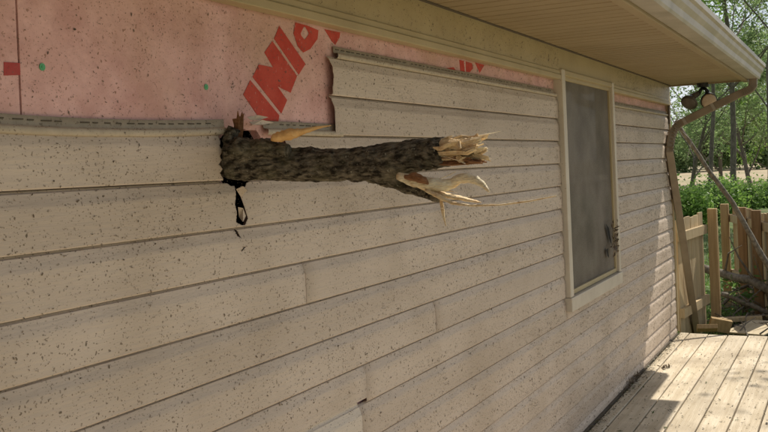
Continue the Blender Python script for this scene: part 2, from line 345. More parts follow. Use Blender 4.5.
holeS = [wp([(217,176),(215,158),(219,140),(226,131),(240,129),(256,130),(268,150),(262,180),(246,194),(230,193)], .02), wp([(233,180),(246,180),(253,214),(250,230),(236,228),(230,210)], .02), wp([(234,226),(243,226),(245,242),(235,242)], .02)]
bA = board(XL, SE1-.0035, .05, 2.12)
bB = board(SE1+.0015, SE2-.0002, .05, 2.12)
bC = board(SE2+.0002, WX0+.03, .05, 2.12, holeS)
board(WX0+.032, WX1-.032, .05, WZ0+.03); board(WX1-.03, XC-.03, .05, 2.12)
MB().box(XL, XC-.03, .048, .055, .05, 2.12).build('sheathing_backing', M['dark'], house) if False else None
# printed lettering, caps and tape on the foam
c6 = lambda pts: [(230+x*.2317, 20+y*.2315) for x, y in pts]
def print_poly(polys, parent, mt, yy=.0188, th=.0008, name='print'):
    for outer, hole in polys:
        P = [at_y(x, y, yy) for x, y in outer]; n = len(P)
        if hole:
            Q = [at_y(x, y, yy) for x, y in hole]
            V = P+Q; Fc = [(i, (i+1) % n, n+(i+1) % n, n+i) for i in range(n)]
            mesh(name, V, Fc, mt, parent)
        else:
            V = P+[p+np.array([0, th, 0]) for p in P]
            mesh(name, V, [tuple(range(n))]+[(i, i+n, (i+1) % n+n, (i+1) % n) for i in range(n)], mt, parent)
print_poly([
 (c6([(58,322),(88,260),(213,412),(208,450),(158,470)]), None),
 (c6([(98,246),(125,192),(187,205),(149,140),(183,91),(290,242),(262,314),(205,286),(247,346),(222,404)]), None),
 (c6([(191,81),(213,25),(326,190),(297,236)]), None),
 (c6([(282,10),(333,24),(382,44),(378,82),(347,125),(316,141),(293,115),(274,58)]), c6([(318,31),(324,29),(338,52),(340,60),(330,76),(322,85),(308,68),(305,58)])),
 (c6([(408,40),(476,54),(473,75),(455,107),(440,92)]), None)], bC, M['print'])
c1 = lambda pts: [(410+x*.2604, y*.2604) for x, y in pts]
print_poly([(c1(p), None) for p in ([(140,262),(168,258),(178,274),(150,268)], [(190,230),(207,234),(211,276),(194,272)], [(214,236),(238,243),(243,262),(230,277),(216,275)], [(250,240),(286,250),(268,280)], [(540,296),(556,290),(562,301),(546,304)], [(564,292),(577,294),(577,304),(566,305)])], bC, M['print'])
print_poly([([(4,62),(20,63),(20.5,75),(4,75.5)], None)], bA, M['tape'])
for (x, y) in ((42, 67), (206, 87)):
    c = at_y(x, y, .019); mb = MB(); n = 14
    for rr, y0_, y1_ in ((.0062, .0, -.0016), (.0022, -.0016, -.0030)):
        V = [(c[0]+rr*math.cos(2*math.pi*i/n)*1.15, c[1]+yy_, c[2]+rr*1.2*math.sin(2*math.pi*i/n)) for yy_ in (y0_, y1_) for i in range(n)]
        mb.add(V, [tuple(range(n, 2*n))]+[(i, (i+1) % n, n+(i+1) % n, n+i) for i in range(n)])
    mb.build('nail_cap', M['cap'], bB if x < 200 else bC)

# frieze board with channel below, corner post
MB().box(XL, XC+.005, -.016, .05, FRB, SOF+.02).build('frieze_board', M['trim'], house)
o = MB().box(XL, WX0-.002, -.026, .018, FRB-.022, FRB+.004).box(XL, WX0-.002, -.021, .0, FRB+.0042, FRB+.026).build('channel_trim', M['trim'], house); bevel(o, .003)
o = MB().box(WX1+.002, XC-.02, -.026, .018, FRB-.022, FRB+.004).box(WX1+.002, XC-.02, -.021, .0, FRB+.0042, FRB+.026).build('channel_trim', M['trim'], house); bevel(o, .003)
o = MB().box(XC-.018, XC+.012, -.013, .045, .02, FRB-.1).box(XC+.012, XC+.016, -.013, .07, .02, FRB-.002).build('corner_post', M['trim'], house); bevel(o, .003)
MB().box(XC-.05, XC-.019, -.0145, .0, 1.80, FRB-.024).build('corner_gap', M['slot'], house)
# gable wall, back wall, floor behind
MB().box(XC-.025, XC+.01, .05, 7, -.2, SOF+.1).build('gable_wall', M['siding'], house)
MB().box(XL, XC, 7, 7.1, -.2, SOF+.1).box(XL-.1, XL, .0, 7, -.2, SOF+.1).box(XL, XC, .4, .42, 0.0, SOF).build('inner_wall', M['dark'], house)
# soffit: V-grooved vinyl panels running out from the wall
SW = .60; PWD = .305
SX1 = 8.13
def soffit_mesh(nv):
    V = []; Fc = []
    prof = [0, .004]
    pts = []
    for gidx in range(3):
        g0 = gidx*PWD/3; pts += [(g0, .011), (g0+.002, .011), (g0+.008, .0), (g0+PWD/3-.006, .0)]
    pts.append((PWD-.0004, .011))
    m_ = len(pts)
    for y in (0, -SW):
        for x, z in pts: V.append((x, y, z))
    for i in range(m_-1): Fc.append((i, m_+i, m_+i+1, i+1))
    me = bpy.data.meshes.new('soffit_panel'); me.from_pydata(V, [], Fc); me.materials.append(M['soffit']); return me
sm = soffit_mesh(3); x = SX1-PWD; i = 0
while x > XL:
    o = bpy.data.objects.new('soffit_panel', sm); COL.objects.link(o); o.parent = house; o.location = (x, -.0165, SOF+rnd.uniform(-.0012, .0012)); x -= PWD; i += 1
MB().box(XL, SX1, -SW-.02, .05, SOF+.012, SOF+.03).build('soffit_backing', M['dark'], house)
o = MB().box(XL, SX1, -.030, -.0165, SOF-.005, SOF+.0).build('soffit_channel', M['slot'], house)
# fascia, gutter, roof
o = MB().box(XL, SX1+.01, -SW-.055, -SW-.012, SOF-.022, SOF+.16).build('fascia_board', M['soffit'], house); bevel(o, .004)
o = MB().box(SX1-.012, SX1+.012, -SW-.012, .05, SOF-.012, SOF+.16).build('gable_fascia', M['soffit'], house)
gp = [(-.658, .125), (-.658, .0), (-.735, .0), (-.742, .012), (-.748, .04), (-.766, .062), (-.772, .085), (-.786, .094), (-.788, .118), (-.776, .122)]
V = []; Fc = []; GX1 = 8.10; GZ0 = SOF-.006
for i in range(25):
    x = XL+(GX1-XL)*i/24
    for (y, z) in gp: V.append((x, y+.003*noise.noise(Vector((x*.9, 0, 3))), GZ0+z+.004*noise.noise(Vector((x*.7, 5, 3)))))
m_ = len(gp)
for i in range(24):
    for j in range(m_-1): Fc.append((i*m_+j, i*m_+j+1, (i+1)*m_+j+1, (i+1)*m_+j))
Fc.append(tuple(range(24*m_, 25*m_)))
gut = mesh('gutter', V, Fc, M['gutter'], house); md = gut.modifiers.new('thickness', 'SOLIDIFY'); md.thickness = .0015
rs = .30
V = [(XL-.2, -.715, SOF+.145), (SX1+.03, -.715, SOF+.145), (SX1+.03, 3.6, SOF+.145+4.3*rs), (XL-.2, 3.6, SOF+.145+4.3*rs), (XL-.2, 7.4, SOF+.1), (SX1+.03, 7.4, SOF+.1)]
V2 = [(a, b_, c+.03) for a, b_, c in V]
mesh('roof', V+V2, [(0,3,2,1),(3,4,5,2),(6,7,8,9),(9,8,11,10),(0,1,7,6),(1,2,8,7),(2,5,11,8),(3,0,6,9),(4,3,9,10),(5,4,10,11)], M['roof'], house)
# downspout: elbow from gutter end back to the corner, lower length knocked loose and leaning
mb = MB()
pA = np.array([7.99, -.70, SOF+.01]); pB = pA+np.array([.0, .004, -.06])
pD = np.array(at_y(671.5, 128, -.035)); pE = np.array(at_y(668.5, 147, -.035)); pG = at_d(697.5, 336, 8.5)
pC = pB+(pD-pB)*.06+np.array([0, 0, -.035])
def bez(a, b_, c, n=5): return [(1-t)**2*a+2*t*(1-t)*b_+t*t*c for t in [i/n for i in range(n+1)]]
path = [pA]+bez(pB, pB+np.array([0, .005, -.05]), pB+(pD-pB)*.14+np.array([0, 0, -.02]))+bez(pD+(pB-pD)*.12, pD+(pD-pB)*.02, pE+(pG-pE)*.02)+[pE+(pG-pE)*t for t in (.2, .4, .6, .8, 1)]
mb.tube(path, [.037]*len(path), n=4, sq=(1.2, .95)); spout = mb.build('downspout', M['spout'], house); bevel(spout, .006, 2)
mb = MB()
for a_, b_ in zip(path[1:-6], path[2:-5]):
    for t in (.2, .7):
        c = a_+(b_-a_)*t; d_ = (b_-a_)/(np.linalg.norm(b_-a_)+1e-9)
        if np.linalg.norm(b_-a_) < .2: mb.tube([c-d_*.003, c+d_*.003], [.0395, .0395], 4, sq=(1.2, .95))
mb.build('elbow_crimps', M['spout'], spout)['kind'] = 'stuff'
for f in (.45, .93):
    c = pB+(pD-pB)*.14+(pD+(pB-pD)*.12-pB-(pD-pB)*.14)*f+np.array([0, 0, -.02*(1-f)]); d_ = (pD-pB)/np.linalg.norm(pD-pB)
    mb = MB(); mb.tube([c-d_*.012, c+d_*.012], [.0405, .0405], 4, sq=(1.2, .95)); mb.build('strap', M['gutter'], spout)

# window
win = empty('window', (5.45, 0, WZ0)); win.parent = house
def wpart(name, bx, m_, bv=.004):
    mb = MB()
    for b_ in bx: mb.box(*b_)
    o = mb.build(name, m_, win)
    if bv: bevel(o, bv)
    return o
FJ = .062
wpart('side_jamb', [(WX0, WX0+FJ, -.030, .05, WZ0+.075, WZ1)], M['frame']); wpart('side_jamb', [(WX1-FJ*.8, WX1, -.030, .05, WZ0+.075, WZ1)], M['frame'])
wpart('head_trim', [(WX0+FJ+.001, WX1-FJ*.8-.001, -.027, .05, WZ1-.032, WZ1-.002)], M['trim'])  # darker than the jambs: colour carries the shadowed band at the window top
wpart('sill', [(WX0-.004, WX1+.004, -.036, .05, WZ0, WZ0+.074)], M['frame'])
wpart('screen_frame', [(WX0+FJ+.002, WX0+FJ+.026, -.014, .01, WZ0+.078, WZ1-.034), (WX1-FJ*.8-.026, WX1-FJ*.8-.002, -.014, .01, WZ0+.078, WZ1-.034), (WX0+FJ+.0265, WX1-FJ*.8-.0265, -.0135, .01, WZ0+.078, WZ0+.104), (WX0+FJ+.0265, WX1-FJ*.8-.0265, -.0135, .01, WZ1-.054, WZ1-.034)], M['trim'], .003)
xa, xb, za, zb = WX0+FJ+.02, WX1-FJ*.8-.02, WZ0+.09, WZ1-.045
n = 24; V = []; Fc = []
for i in range(n+1):
    for j in range(n+1):
        u_, v_ = i/n, j/n; V.append((xa+(xb-xa)*u_, -.002+.010*math.sin(math.pi*u_)*math.sin(math.pi*v_)*noise.noise(Vector((u_*2.2, v_*2.6, 1))), za+(zb-za)*v_))
for i in range(n):
    for j in range(n): a = i*(n+1)+j; Fc.append((a, a+n+1, a+n+2, a+1))
mesh('insect_screen', V, Fc, M['screen'], win, True)
zm = (za+zb)/2+.02
wpart('pane', [(xa-.01, xb+.01, .040, .044, za-.01, zm)], M['glass'], 0); wpart('pane', [(xa-.01, xb+.01, .030, .034, zm, zb+.01)], M['glass'], 0)
wpart('meeting_rail', [(xa-.01, xb+.01, .018, .029, zm-.02, zm+.02)], M['frame'], .003)
# torn screen flap and wad of leaves caught on the right jamb
tf = empty('torn_screen', at_y(613, 245, -.03)); tf.parent = win; tf.location = Vector(at_y(613, 240, -.03))-win.location
mb = MB(); rr = random.Random(5); c = np.array(at_y(614, 241, -.035))
for i in range(75):
    p = c+np.array([rr.gauss(0, .028), rr.gauss(-.008, .008), rr.gauss(0, .055)]); d1 = np.array([rr.gauss(0, 1), rr.gauss(0, .5), rr.gauss(0, 1.4)]); d1 /= np.linalg.norm(d1); d2 = np.cross(d1, [rr.gauss(0, 1), 1, rr.gauss(0, 1)]); d2 /= np.linalg.norm(d2)
    l, w_ = rr.uniform(.008, .026), rr.uniform(.004, .011); mb.add([p-d1*l, p+d2*w_, p+d1*l, p-d2*w_], [(0, 1, 2, 3)])
t_ = mb.build('leaf_wad', M['fleck'], win); t_['kind'] = 'stuff'
bpy.data.objects.remove(tf)
mb = MB()
for pts in ([(606,224),(609,228),(612,246),(609,238)], [(606,250),(608,248),(609,258),(607.5,256)]):
    P = [at_y(x, y, -.016) for x, y in pts]; mb.add(P, [(0, 1, 2, 3)])
mb.build('screen_tear', M['dark'], win)

# ------------------------------------------------------------------ deck
deck = empty('wooden_deck', (4, -2, 0)); tag(deck, 'weathered light wooden deck along the sided wall', 'deck')
PIT_B = .157; y = -.014; first = True; e = -.093
edges = [-.014, e]+[e-PIT_B*i for i in range(1, 26)]
for i in range(len(edges)-1):
    y0, y1 = edges[i+1]+.0045, edges[i]-.0045
    xe = 8.15+rnd.uniform(-.02, .02); V, Fc = box_vf(-2.0, xe, y0, y1, -.032, rnd.uniform(-.0025, .0))
    o = mesh('deck_board', V, Fc, M['deck'], deck); bevel(o, .004)
for i, xj in enumerate([-1.6, -.8, 0, .8, 1.6, 2.4, 3.2, 4.0, 4.8, 5.6, 6.4, 7.2, 8.06]):
    mesh('joist', *box_vf(xj-.019, xj+.019, edges[-1], -.01, -.21, -.034), M['postdk'], deck)
mb = MB()
for xj in (3.2, 4.0, 4.8, 5.6, 6.4, 7.2, 8.06):
    for i in range(1, 12):
        for q in (-.05, .05):
            cx, cy = xj+rnd.uniform(-.006, .006), (edges[i]+edges[i+1])/2+q; mb.add([(cx+.0045*math.cos(k*math.pi/4), cy+.0045*math.sin(k*math.pi/4), .0006) for k in range(8)], [tuple(range(8))])
mb.build('screw_heads', M['slot'], deck)['kind'] = 'stuff'
MB().box(-2, 8.08, -.012, .012, -.21, .0095).build('ledger_flashing', M['slot'], deck)

# ------------------------------------------------------------------ broken branch through the wall
br = empty('broken_branch', at_y(232, 161, 0)); tag(br, 'thick broken tree branch with splintered end stuck through the siding', 'branch')
def yb(px): return .0-(px-232)/(470-232)*.67
def bp(px, py, dy=0): return np.array(at_y(px, py, yb(px)+dy))
def rw(px, py, r): return r*depth(bp(px, py))/FPX
def chain(spec, sub=8, seed=0):
    P, R_ = [], []
    for (a, b_) in zip(spec[:-1], spec[1:]):
        for i in range(sub):
            t = i/sub; x, yy, r = [a[k]+(b_[k]-a[k])*t for k in range(3)]; d = (a[3] if len(a) > 3 else 0)*(1-t)+(b_[3] if len(b_) > 3 else 0)*t
            P.append(bp(x, yy, d)); R_.append(rw(x, yy, r))
    a = spec[-1]; P.append(bp(a[0], a[1], a[3] if len(a) > 3 else 0)); R_.append(rw(*a[:3])); return P, R_
mb = MB()
P, R_ = chain([(206,161,12),(225,162,15),(236,162,17.5),(250,162,18),(270,162.5,17.5),(300,164,16.5),(330,165,16.3),(355,164.5,16.8),(380,163,18.5),(400,159,17),(420,155,15.5),(436,153,15),(446,152,14)], 16)
mb.tube(P, R_, 60, jit=.14, rough=.025)
P, R_ = chain([(360,166,13,.01),(385,173,13,.012),(403,181,11,.014),(418,187,9,.014),(432,193,7.5,.012),(441,197,5.5,.01)], 12)
mb.tube(P, R_, 36, jit=.22, seed=3, rough=.05)
P, R_ = chain([(229,170,7,-.01),(232,150,9,-.02),(230,138,7.5,-.02),(234,128,5.5,-.02)], 8); mb.tube(P, R_, 24, jit=.4, seed=8, rough=.12)
P, R_ = chain([(230,152,13,-.02),(250,150,12,-.025),(268,149,9.5,-.03),(288,151,6,-.03)], 9); mb.tube(P, R_, 28, jit=.3, seed=4, rough=.1)
bark = mb.build('bark', M['bark'], br, True)
# stub twig pointing up beside the hole
# peeled chip on the top
mb = MB(); P, R_ = chain([(272,140,2,-.04),(278,137,7,-.045),(290,134.5,7.5,-.045),(303,131.5,4.5,-.04),(318,127.5,2,-.03),(331,125.5,.6,-.02)], 5); mb.tube(P, R_, 10, jit=.35, seed=5, sq=(1, .7), rough=.1); mb.build('peeled_chip', M['orange'], br, True)
# splintered ends: many bundles of torn fibre
def splinters(name, root, axis_to, n, rad_px, lens, m_, seed, thick=(1.2, 3.0), spread=.25, parent=br):
    rr = random.Random(seed); mb = MB(); a = bp(*root); b_ = bp(*axis_to); t = b_-a; Lr = np.linalg.norm(t); t /= Lr
    s1 = np.cross(t, [0, 0, 1]); s1 /= np.linalg.norm(s1); s2 = np.cross(s1, t); R0 = rw(root[0], root[1], rad_px)
    for i in range(n):
        q = R0*math.sqrt(rr.random()); th = rr.uniform(0, 2*math.pi); o_ = s1*q*math.cos(th)+s2*q*math.sin(th)
        l = Lr*rr.uniform(*lens); p0 = a+o_-t*.01; d = t+(o_/R0)*rr.uniform(-.1, spread)+s2*rr.gauss(0, .07); wd = rw(root[0], root[1], rr.uniform(*thick))
        bend = s2*rr.gauss(0, .004)+s1*rr.gauss(0, .004); tw = rr.uniform(0, 3)
        P = [p0, p0+d*l*.4+bend*.3, p0+d*l*.75+bend, p0+d*l+bend*1.8]; k = rr.choice([.15, .5, .8])
        mb.tube(P, [wd, wd*rr.uniform(.9, 1.25), wd*rr.uniform(.7, 1.1), wd*k], 5, jit=.4, seed=i, sq=(1.3, .6))
    return mb.build(name, m_, parent)
def chunks(name, root, axis_to, n, rad_px, lens, m_, seed, size=(.28, .5), flare=.18):
    """torn end as thick irregular blocks of wood, each broken off at its own length and slant"""
    rr = random.Random(seed); mb = MB(); a = bp(*root); t = bp(*axis_to)-a; Lr = np.linalg.norm(t); t /= Lr
    s1 = np.cross(t, [0, 0, 1]); s1 /= np.linalg.norm(s1); s2 = np.cross(s1, t); R0 = rw(root[0], root[1], rad_px)
    for i in range(n):
        th = i*2.399+rr.uniform(-.3, .3); q = R0*math.sqrt((i+.5)/n)*.85; ox, oy = q*math.cos(th), q*math.sin(th)
        m_n = rr.choice([5, 6, 7]); rad = R0*rr.uniform(*size); l = Lr*rr.uniform(*lens); sl = (rr.gauss(0, .9), rr.gauss(0, .9)); rings = []
        ang = sorted(rr.uniform(0, 6.283) for _ in range(m_n)); rv = [rad*rr.uniform(.6, 1.15) for _ in range(m_n)]; asp = rr.uniform(.5, 1); rot = rr.uniform(0, 3.14)
        V = []
        for lev, (f, k) in enumerate(((-.15, 1), (.25, 1.02), (.55, .95), (.8, .8), (1, rr.uniform(.25, .75)))):
            wx, wy = rr.gauss(0, .06)*rad*2*lev, rr.gauss(0, .06)*rad*2*lev
            for a_, r__ in zip(ang, rv):
                u_, v_ = r__*k*math.cos(a_), r__*k*asp*math.sin(a_); u_, v_ = u_*math.cos(rot)-v_*math.sin(rot), u_*math.sin(rot)+v_*math.cos(rot)
                z = l*f+((sl[0]*u_+sl[1]*v_+rr.uniform(-.3, .3)*rad) if lev >= 3 else 0)
                V.append(a+t*z+s1*(ox*(1+flare*f)+u_+wx)+s2*(oy*(1+flare*f)+v_+wy))
        Fc = [(L_*m_n+j, L_*m_n+(j+1) % m_n, (L_+1)*m_n+(j+1) % m_n, (L_+1)*m_n+j) for L_ in range(4) for j in range(m_n)]+[tuple(4*m_n+j for j in range(m_n))]
        mb.add(V, Fc)
    return mb.build(name, m_, br)
chunks('splintered_end', (443,150), (489,146), 24, 12.5, (.45, .98), M['wood'], 14)
chunks('splinter_tips', (446,146), (487,145), 10, 8, (.45, .98), M['woodpale'], 17, (.25, .42))
splinters('torn_fibre', (444,150), (489,149), 10, 11.5, (.35, .95), M['woodpale'], 11, (.5, 1.3))
chunks('bark_slab', (432,160), (486,162), 6, 5, (.7, 1.0), M['barkin'], 13, (.45, .8), 0)
P, R_ = chain([(398,176,4,-.02),(414,181,6,-.02),(430,184,6.5,-.018),(444,185.5,6,-.015),(453,183,5.2,-.01),(459,179,4.8,-.01),(467,178,5,-.01),(476,180,4.6,-.01),(483,184.5,3.6,-.01),(489,191.5,1.2,-.01)], 5)
mb = MB(); mb.tube(P, R_, 10, jit=.13, seed=6, sq=(.7, 1), rough=.03); mb.build('curved_splinter', M['woodpale'], br, True)
splinters('stub_twig', (238,138), (243,107), 6, 2.0, (.6, 1.0), M['barkin'], 29, (1.6, 2.8), .0)
splinters('root_fibre', (432,186), (466,187), 16, 5.5, (.3, 1.0), M['woodpale'], 23, (.4, 1.1), .3)
P, R_ = chain([(415,184,3,-.01),(430,190,4.5,-.01),(445,195,4.5,-.01),(462,198.5,3.4,-.008),(474,201,2.4,-.006),(481,202.5,.8,-.006)], 5)
mb = MB(); mb.tube(P, R_, 8, jit=.35, seed=9, sq=(1.2, .6)); mb.build('flat_splinter', M['wood'], br, True)
P, R_ = chain([(426,190,2,-.02),(440,197,2.5,-.02),(452,203,1.5,-.02),(470,205.5,1,-.02),(500,205,.85,-.02),(530,201,.8,-.02),(556,196,.5,-.02)], 5)
mb = MB(); mb.tube(P, R_, 6, jit=.3, seed=1); mb.build('bark_strip', M['wood'], br, True)
P, R_ = chain([(441,200,1.6,-.01),(442.5,208,1.8,-.01),(443.5,216,1.2,-.01),(446,226,.5,-.01)], 3)
mb = MB(); mb.tube(P, R_, 5, jit=.3, seed=1, sq=(1.2, .5)); mb.build('hanging_fibre', M['wood'], br)
P, R_ = chain([(405,177,2,-.03),(416,177,4.5,-.03),(424,180,3.5,-.03),(428,184,1,-.03)], 3); mb = MB(); mb.tube(P, R_, 7, jit=.3, seed=1); mb.build('torn_heart', M['barkin'], br)
# curled scraps of siding at the hole
def scrap(pts, bends, name='siding_scrap'):
    V = []; 
    for (x, y), d in zip(pts, bends): V.append(at_y(x, y, d))
    o = mesh(name, V, [tuple(range(len(V)))], M['siding'], house); md = o.modifiers.new('thickness', 'SOLIDIFY'); md.thickness = .0013
scrap([(247,117),(258,115),(268,117),(259,120),(250,120)], [-.01, -.02, -.008, -.012, -.012])
scrap([(249,122),(262,120),(274,123),(262,125),(252,125)], [-.012, -.02, -.01, -.02, -.02])
scrap([(236,189),(243,186),(247,190),(241,197)], [-.004, -.018, -.022, -.003])
scrap([(238,207),(243,208),(246,216),(243,222),(239,217)], [-.004, -.012, -.008, -.012, .006])

# ------------------------------------------------------------------ shredded leaf bits stuck to the wall
rr = random.Random(21); mb = MB()
def wall_y(x, z):
    if z > FRB+.02: return -.0175
    if z > zrow(-1)+.01 and x < XS+.01 or z > zrow(-3)+.01:
        return .0185
    f = ((z-Z0) % S)
    for (a, ya), (b_, yb_) in zip(PROFILE[1:-1], PROFILE[2:]):
        if a <= f <= b_: return ya+(yb_-ya)*(f-a)/(b_-a+1e-9)-.0012
    return .009
cnt = 0
while cnt < 60000:
    x = 1.0+7.1*rr.random(); z = rr.uniform(.01, 2.12)
    if WX0-.01 < x < WX1+.01 and z > WZ0: 
        if rr.random() < .8: continue
        yy = -.0215 if False else -.012
        continue
    dens = .3+.9*max(0, noise.noise(Vector((x*2.2, z*2.8, 5)))*.5+.3+.45*noise.noise(Vector((x*13, z*13, 2))))
    if rr.random() > dens: continue
    yy = wall_y(x, z); a = rr.gauss(math.pi/2, 1.1); l = min(rr.lognormvariate(-6.45, .42), .0048)*(.62+.26*x); w_ = l*rr.uniform(.22, .6)
    ca, sa = math.cos(a), math.sin(a); c = rr.uniform(-.0006, .0004)
    P = []
    for j in range(6):
        t = 2*math.pi*j/6; e_ = rr.uniform(.45, 1.2); u_, v_ = l*e_*math.cos(t), w_*e_*math.sin(t); P.append((x+ca*u_-sa*v_, yy-.0004+c*math.cos(t), z+sa*u_+ca*v_))
    mb.add(P, [(0, 1, 2, 3, 4, 5)]); cnt += 1
tag(mb.build('leaf_flecks', M['fleck']), 'tiny shredded leaf bits stuck all over the tan siding', 'leaf debris', kind='stuff')
# litter on the deck and along the wall foot
mb = MB()
for i in range(3600):
    if i < 1500: x = rr.uniform(3.5, 8.1); y = -abs(rr.gauss(0, .035))-.014
    else: x = rr.uniform(3.5, 8.15); y = rr.uniform(-1.6, -.02)
    l = rr.lognormvariate(-5.1, .45); a = rr.uniform(0, 6.28); w_ = l*rr.uniform(.2, .5); t = rr.uniform(-.4, .4)*l; ca, sa = math.cos(a), math.sin(a); z = .002+abs(t)
    if i < 1500: z += rr.random()*.012
    mb.add([(x+ca*l, y+sa*l, z+t), (x-sa*w_, y+ca*w_, z), (x-ca*l, y-sa*l, z-t), (x+sa*w_, y-ca*w_, z+.002)], [(0, 1, 2, 3)])
tag(mb.build('deck_litter', M['litter']), 'shredded leaf litter scattered over the deck boards', 'leaf litter', kind='stuff')
def clump(px, py, n, sx, sy, sz, sz_leaf, label, m_='fleck'):
    c = at_z(px, py, 0); mb = MB()
    for i in range(n):
        p = np.array([c[0]+rr.gauss(0, sx), min(-.02, c[1]+rr.gauss(0, sy)), .003+abs(rr.gauss(0, sz))]); d1 = np.array([rr.gauss(0, 1), rr.gauss(0, 1), rr.gauss(0, .8)]); d1 /= np.linalg.norm(d1)
        d2 = np.cross(d1, [rr.gauss(0, 1), rr.gauss(0, 1), 1]); d2 /= np.linalg.norm(d2); l = sz_leaf*rr.uniform(.5, 1.4); w_ = l*rr.uniform(.15, .5)
        V = [p-d1*l, p+d2*w_, p+d1*l, p-d2*w_]; V = [(v[0], min(v[1], -.016), max(v[2], .002)) for v in V]; mb.add(V, [(0, 1, 2, 3)])
    tag(mb.build('leaf_clump', M[m_]), label, 'leaf clump', kind='stuff')
clump(624, 384, 120, .10, .03, .02, .020, 'dark wad of wet leaves at the foot of the wall')
clump(666, 368, 14, .02, .02, .02, .022, 'small dark leaf sprig lying alone on the sunlit deck')

# ------------------------------------------------------------------ floodlight under the eave end
fl = empty('floodlight', (8.10, -.30, SOF)); tag(fl, 'twin black floodlight hanging under the end of the eave', 'floodlight')
Zf = depth(at_y(703, 86, -.3)) if False else 7.75
f0 = at_d(703, 86, Zf); sc = Zf/FPX
mb = MB(); mb.tube([f0+np.array([0, 0, .03]), f0+np.array([0, 0, -.01])], [.055, .05], 16); mb.build('mounting_plate', M['black'], fl)
for (kx, ky), (lx, ly), face in (((699, 93), (689, 103), None), ((708, 92), (709, 101), 1)):
    a = at_d(703, 88, Zf); k = at_d(kx, ky, Zf-.03); c = at_d(lx, ly, Zf-.06)
    mb = MB(); mb.tube([a, (a+k)/2+np.array([0, 0, .008]), k], [.014, .013, .018], 8); mb.build('swivel_arm', M['black'], fl, True)
    aim = (np.array([-.86, -.38, -.30]) if face else np.array([-.75, .25, -.62])); aim /= np.linalg.norm(aim)
    bk = c-aim*.085
    mb = MB(); mb.tube([k, bk*.6+k*.4, bk, bk+aim*.03, bk+aim*.06, c-aim*.012, c], [.02, .026, .030, .038, .058, .07, .07], 20); lp = mb.build('lamp_head', M['black'] if face else M['bulbbody'], fl, True)
    mb = MB(); mb.tube([c+aim*.0015, c+aim*.008, c+aim*.012], [.064, .055, .02], 20); mb.build('lens', M['lens'] if face else M['bulbbody'], lp, True)

# ------------------------------------------------------------------ fences
def picket_fence(name, label, A, B, n, ztop, zbot, rails, post_at, group, gapf=.12, skip=(), postm='post', seed=1, post_h=.04, dark=()):
    A = np.array(A, float); B = np.array(B, float); t = (B-A); L_ = np.linalg.norm(t[:2]); t /= L_; nrm = np.array([-t[1], t[0], 0]); r_ = random.Random(seed)
    f = empty(name, (A[0], A[1], zbot)); tag(f, label, 'fence', group); wd = L_/n
    for i in range(n):
        if i in skip: continue
        c = A+t*wd*(i+.5); h = ztop+r_.uniform(-.012, .012); hw = wd*(1-gapf)/2; tilt = r_.uniform(-.006, .006)
        V, Fc = [], [(0,3,2,1),(4,5,6,7),(0,1,5,4),(1,2,6,5),(2,3,7,6),(3,0,4,7)]
        for z in (zbot+.03, h):
            for s_, q in ((-1,-1),(1,-1),(1,1),(-1,1)): p = c+t*(s_*hw+(tilt if z == h else 0))+nrm*(q*.008); V.append((p[0], p[1], z))
        mesh('picket', V, Fc, M['fence'], f)
    for z in rails:
        mb = MB(); c = (A+B)/2-nrm*.029; mb.obox((c[0], c[1], z), t*L_/2, nrm*.019, (0, 0, .042)); mb.build('rail', M['fence'], f)
    for j, s_ in enumerate(post_at):
        p = A+t*s_-nrm*.09; mb = MB(); mb.box(p[0]-.043, p[0]+.043, p[1]-.043, p[1]+.043, zbot-.05, ztop+post_h); o = mb.build('post', M['postdk'] if j in dark else M[postm], f); bevel(o, .005)
    return f
# near run: starts at the house corner and heads away
nA = at_d(676, 231, 8.15); nB = at_d(702, 225, 8.95)
nA[2] = nB[2] = 0
picket_fence('picket_fence', 'short run of wooden pickets starting at the house corner', nA, nB, 6, .955, GZ, (.80, .12), (float(np.linalg.norm(nB-nA))+.05,), 'wooden fence runs', gapf=.06, seed=3)
# far run on the other side of the opening, coming back towards the right
fA = at_d(733, 212, 10.3); fB = at_d(753, 205, 9.5); fC = at_d(775, 200, 8.6); fA[2] = fB[2] = fC[2] = 0
L1 = float(np.linalg.norm(fC-fA)); u1 = (fC-fA)/L1
picket_fence('picket_fence', 'wooden fence run with brown posts behind the fallen limbs', fA, fC, 12, .93, GZ, (.80, .18), (0.0, L1*.46, L1*.80), 'wooden fence runs', gapf=.10, seed=5, post_h=.03, dark=(1, 2))

# ------------------------------------------------------------------ debris past the end of the deck
def plank(name, label, cat, p, t, n_, l, wd, th, m_, group=None):
    t = np.array(t, float); t /= np.linalg.norm(t); n_ = np.array(n_, float); n_ -= t*(n_@t); n_ /= np.linalg.norm(n_); s_ = np.cross(n_, t)
    mb = MB(); mb.obox(p, t*l/2, s_*wd/2, n_*th/2); o = mb.build(name, m_); bevel(o, .003); tag(o, label, cat, group); return o
plank('plywood_scrap', 'pale plywood scrap lying at the end of the deck', 'plywood', at_d(757, 327.5, 8.35)+np.array([0, 0, 0]), (1, -.35, .06), (.06, .0, 1), .55, .36, .014, M['ply'])
plank('wood_block', 'brown lumber offcut lying against the deck end beside leaning downspout', 'wood block', at_d(707, 328, 8.05), (.25, -1, .02), (.6, .1, 1), .17, .085, .04, M['post'])
plank('wood_block', 'brown lumber offcut tilted against the fence post foot', 'wood block', at_d(720, 325, 8.2), (.5, -1, -.25), (1, .2, .25), .19, .12, .04, M['post'])
plank('wood_block', 'long thin lumber offcut lying behind the plywood scrap', 'wood block', at_d(738, 319, 8.7), (.3, -1, .06), (0, 0, 1), .42, .09, .038, M['fence'])
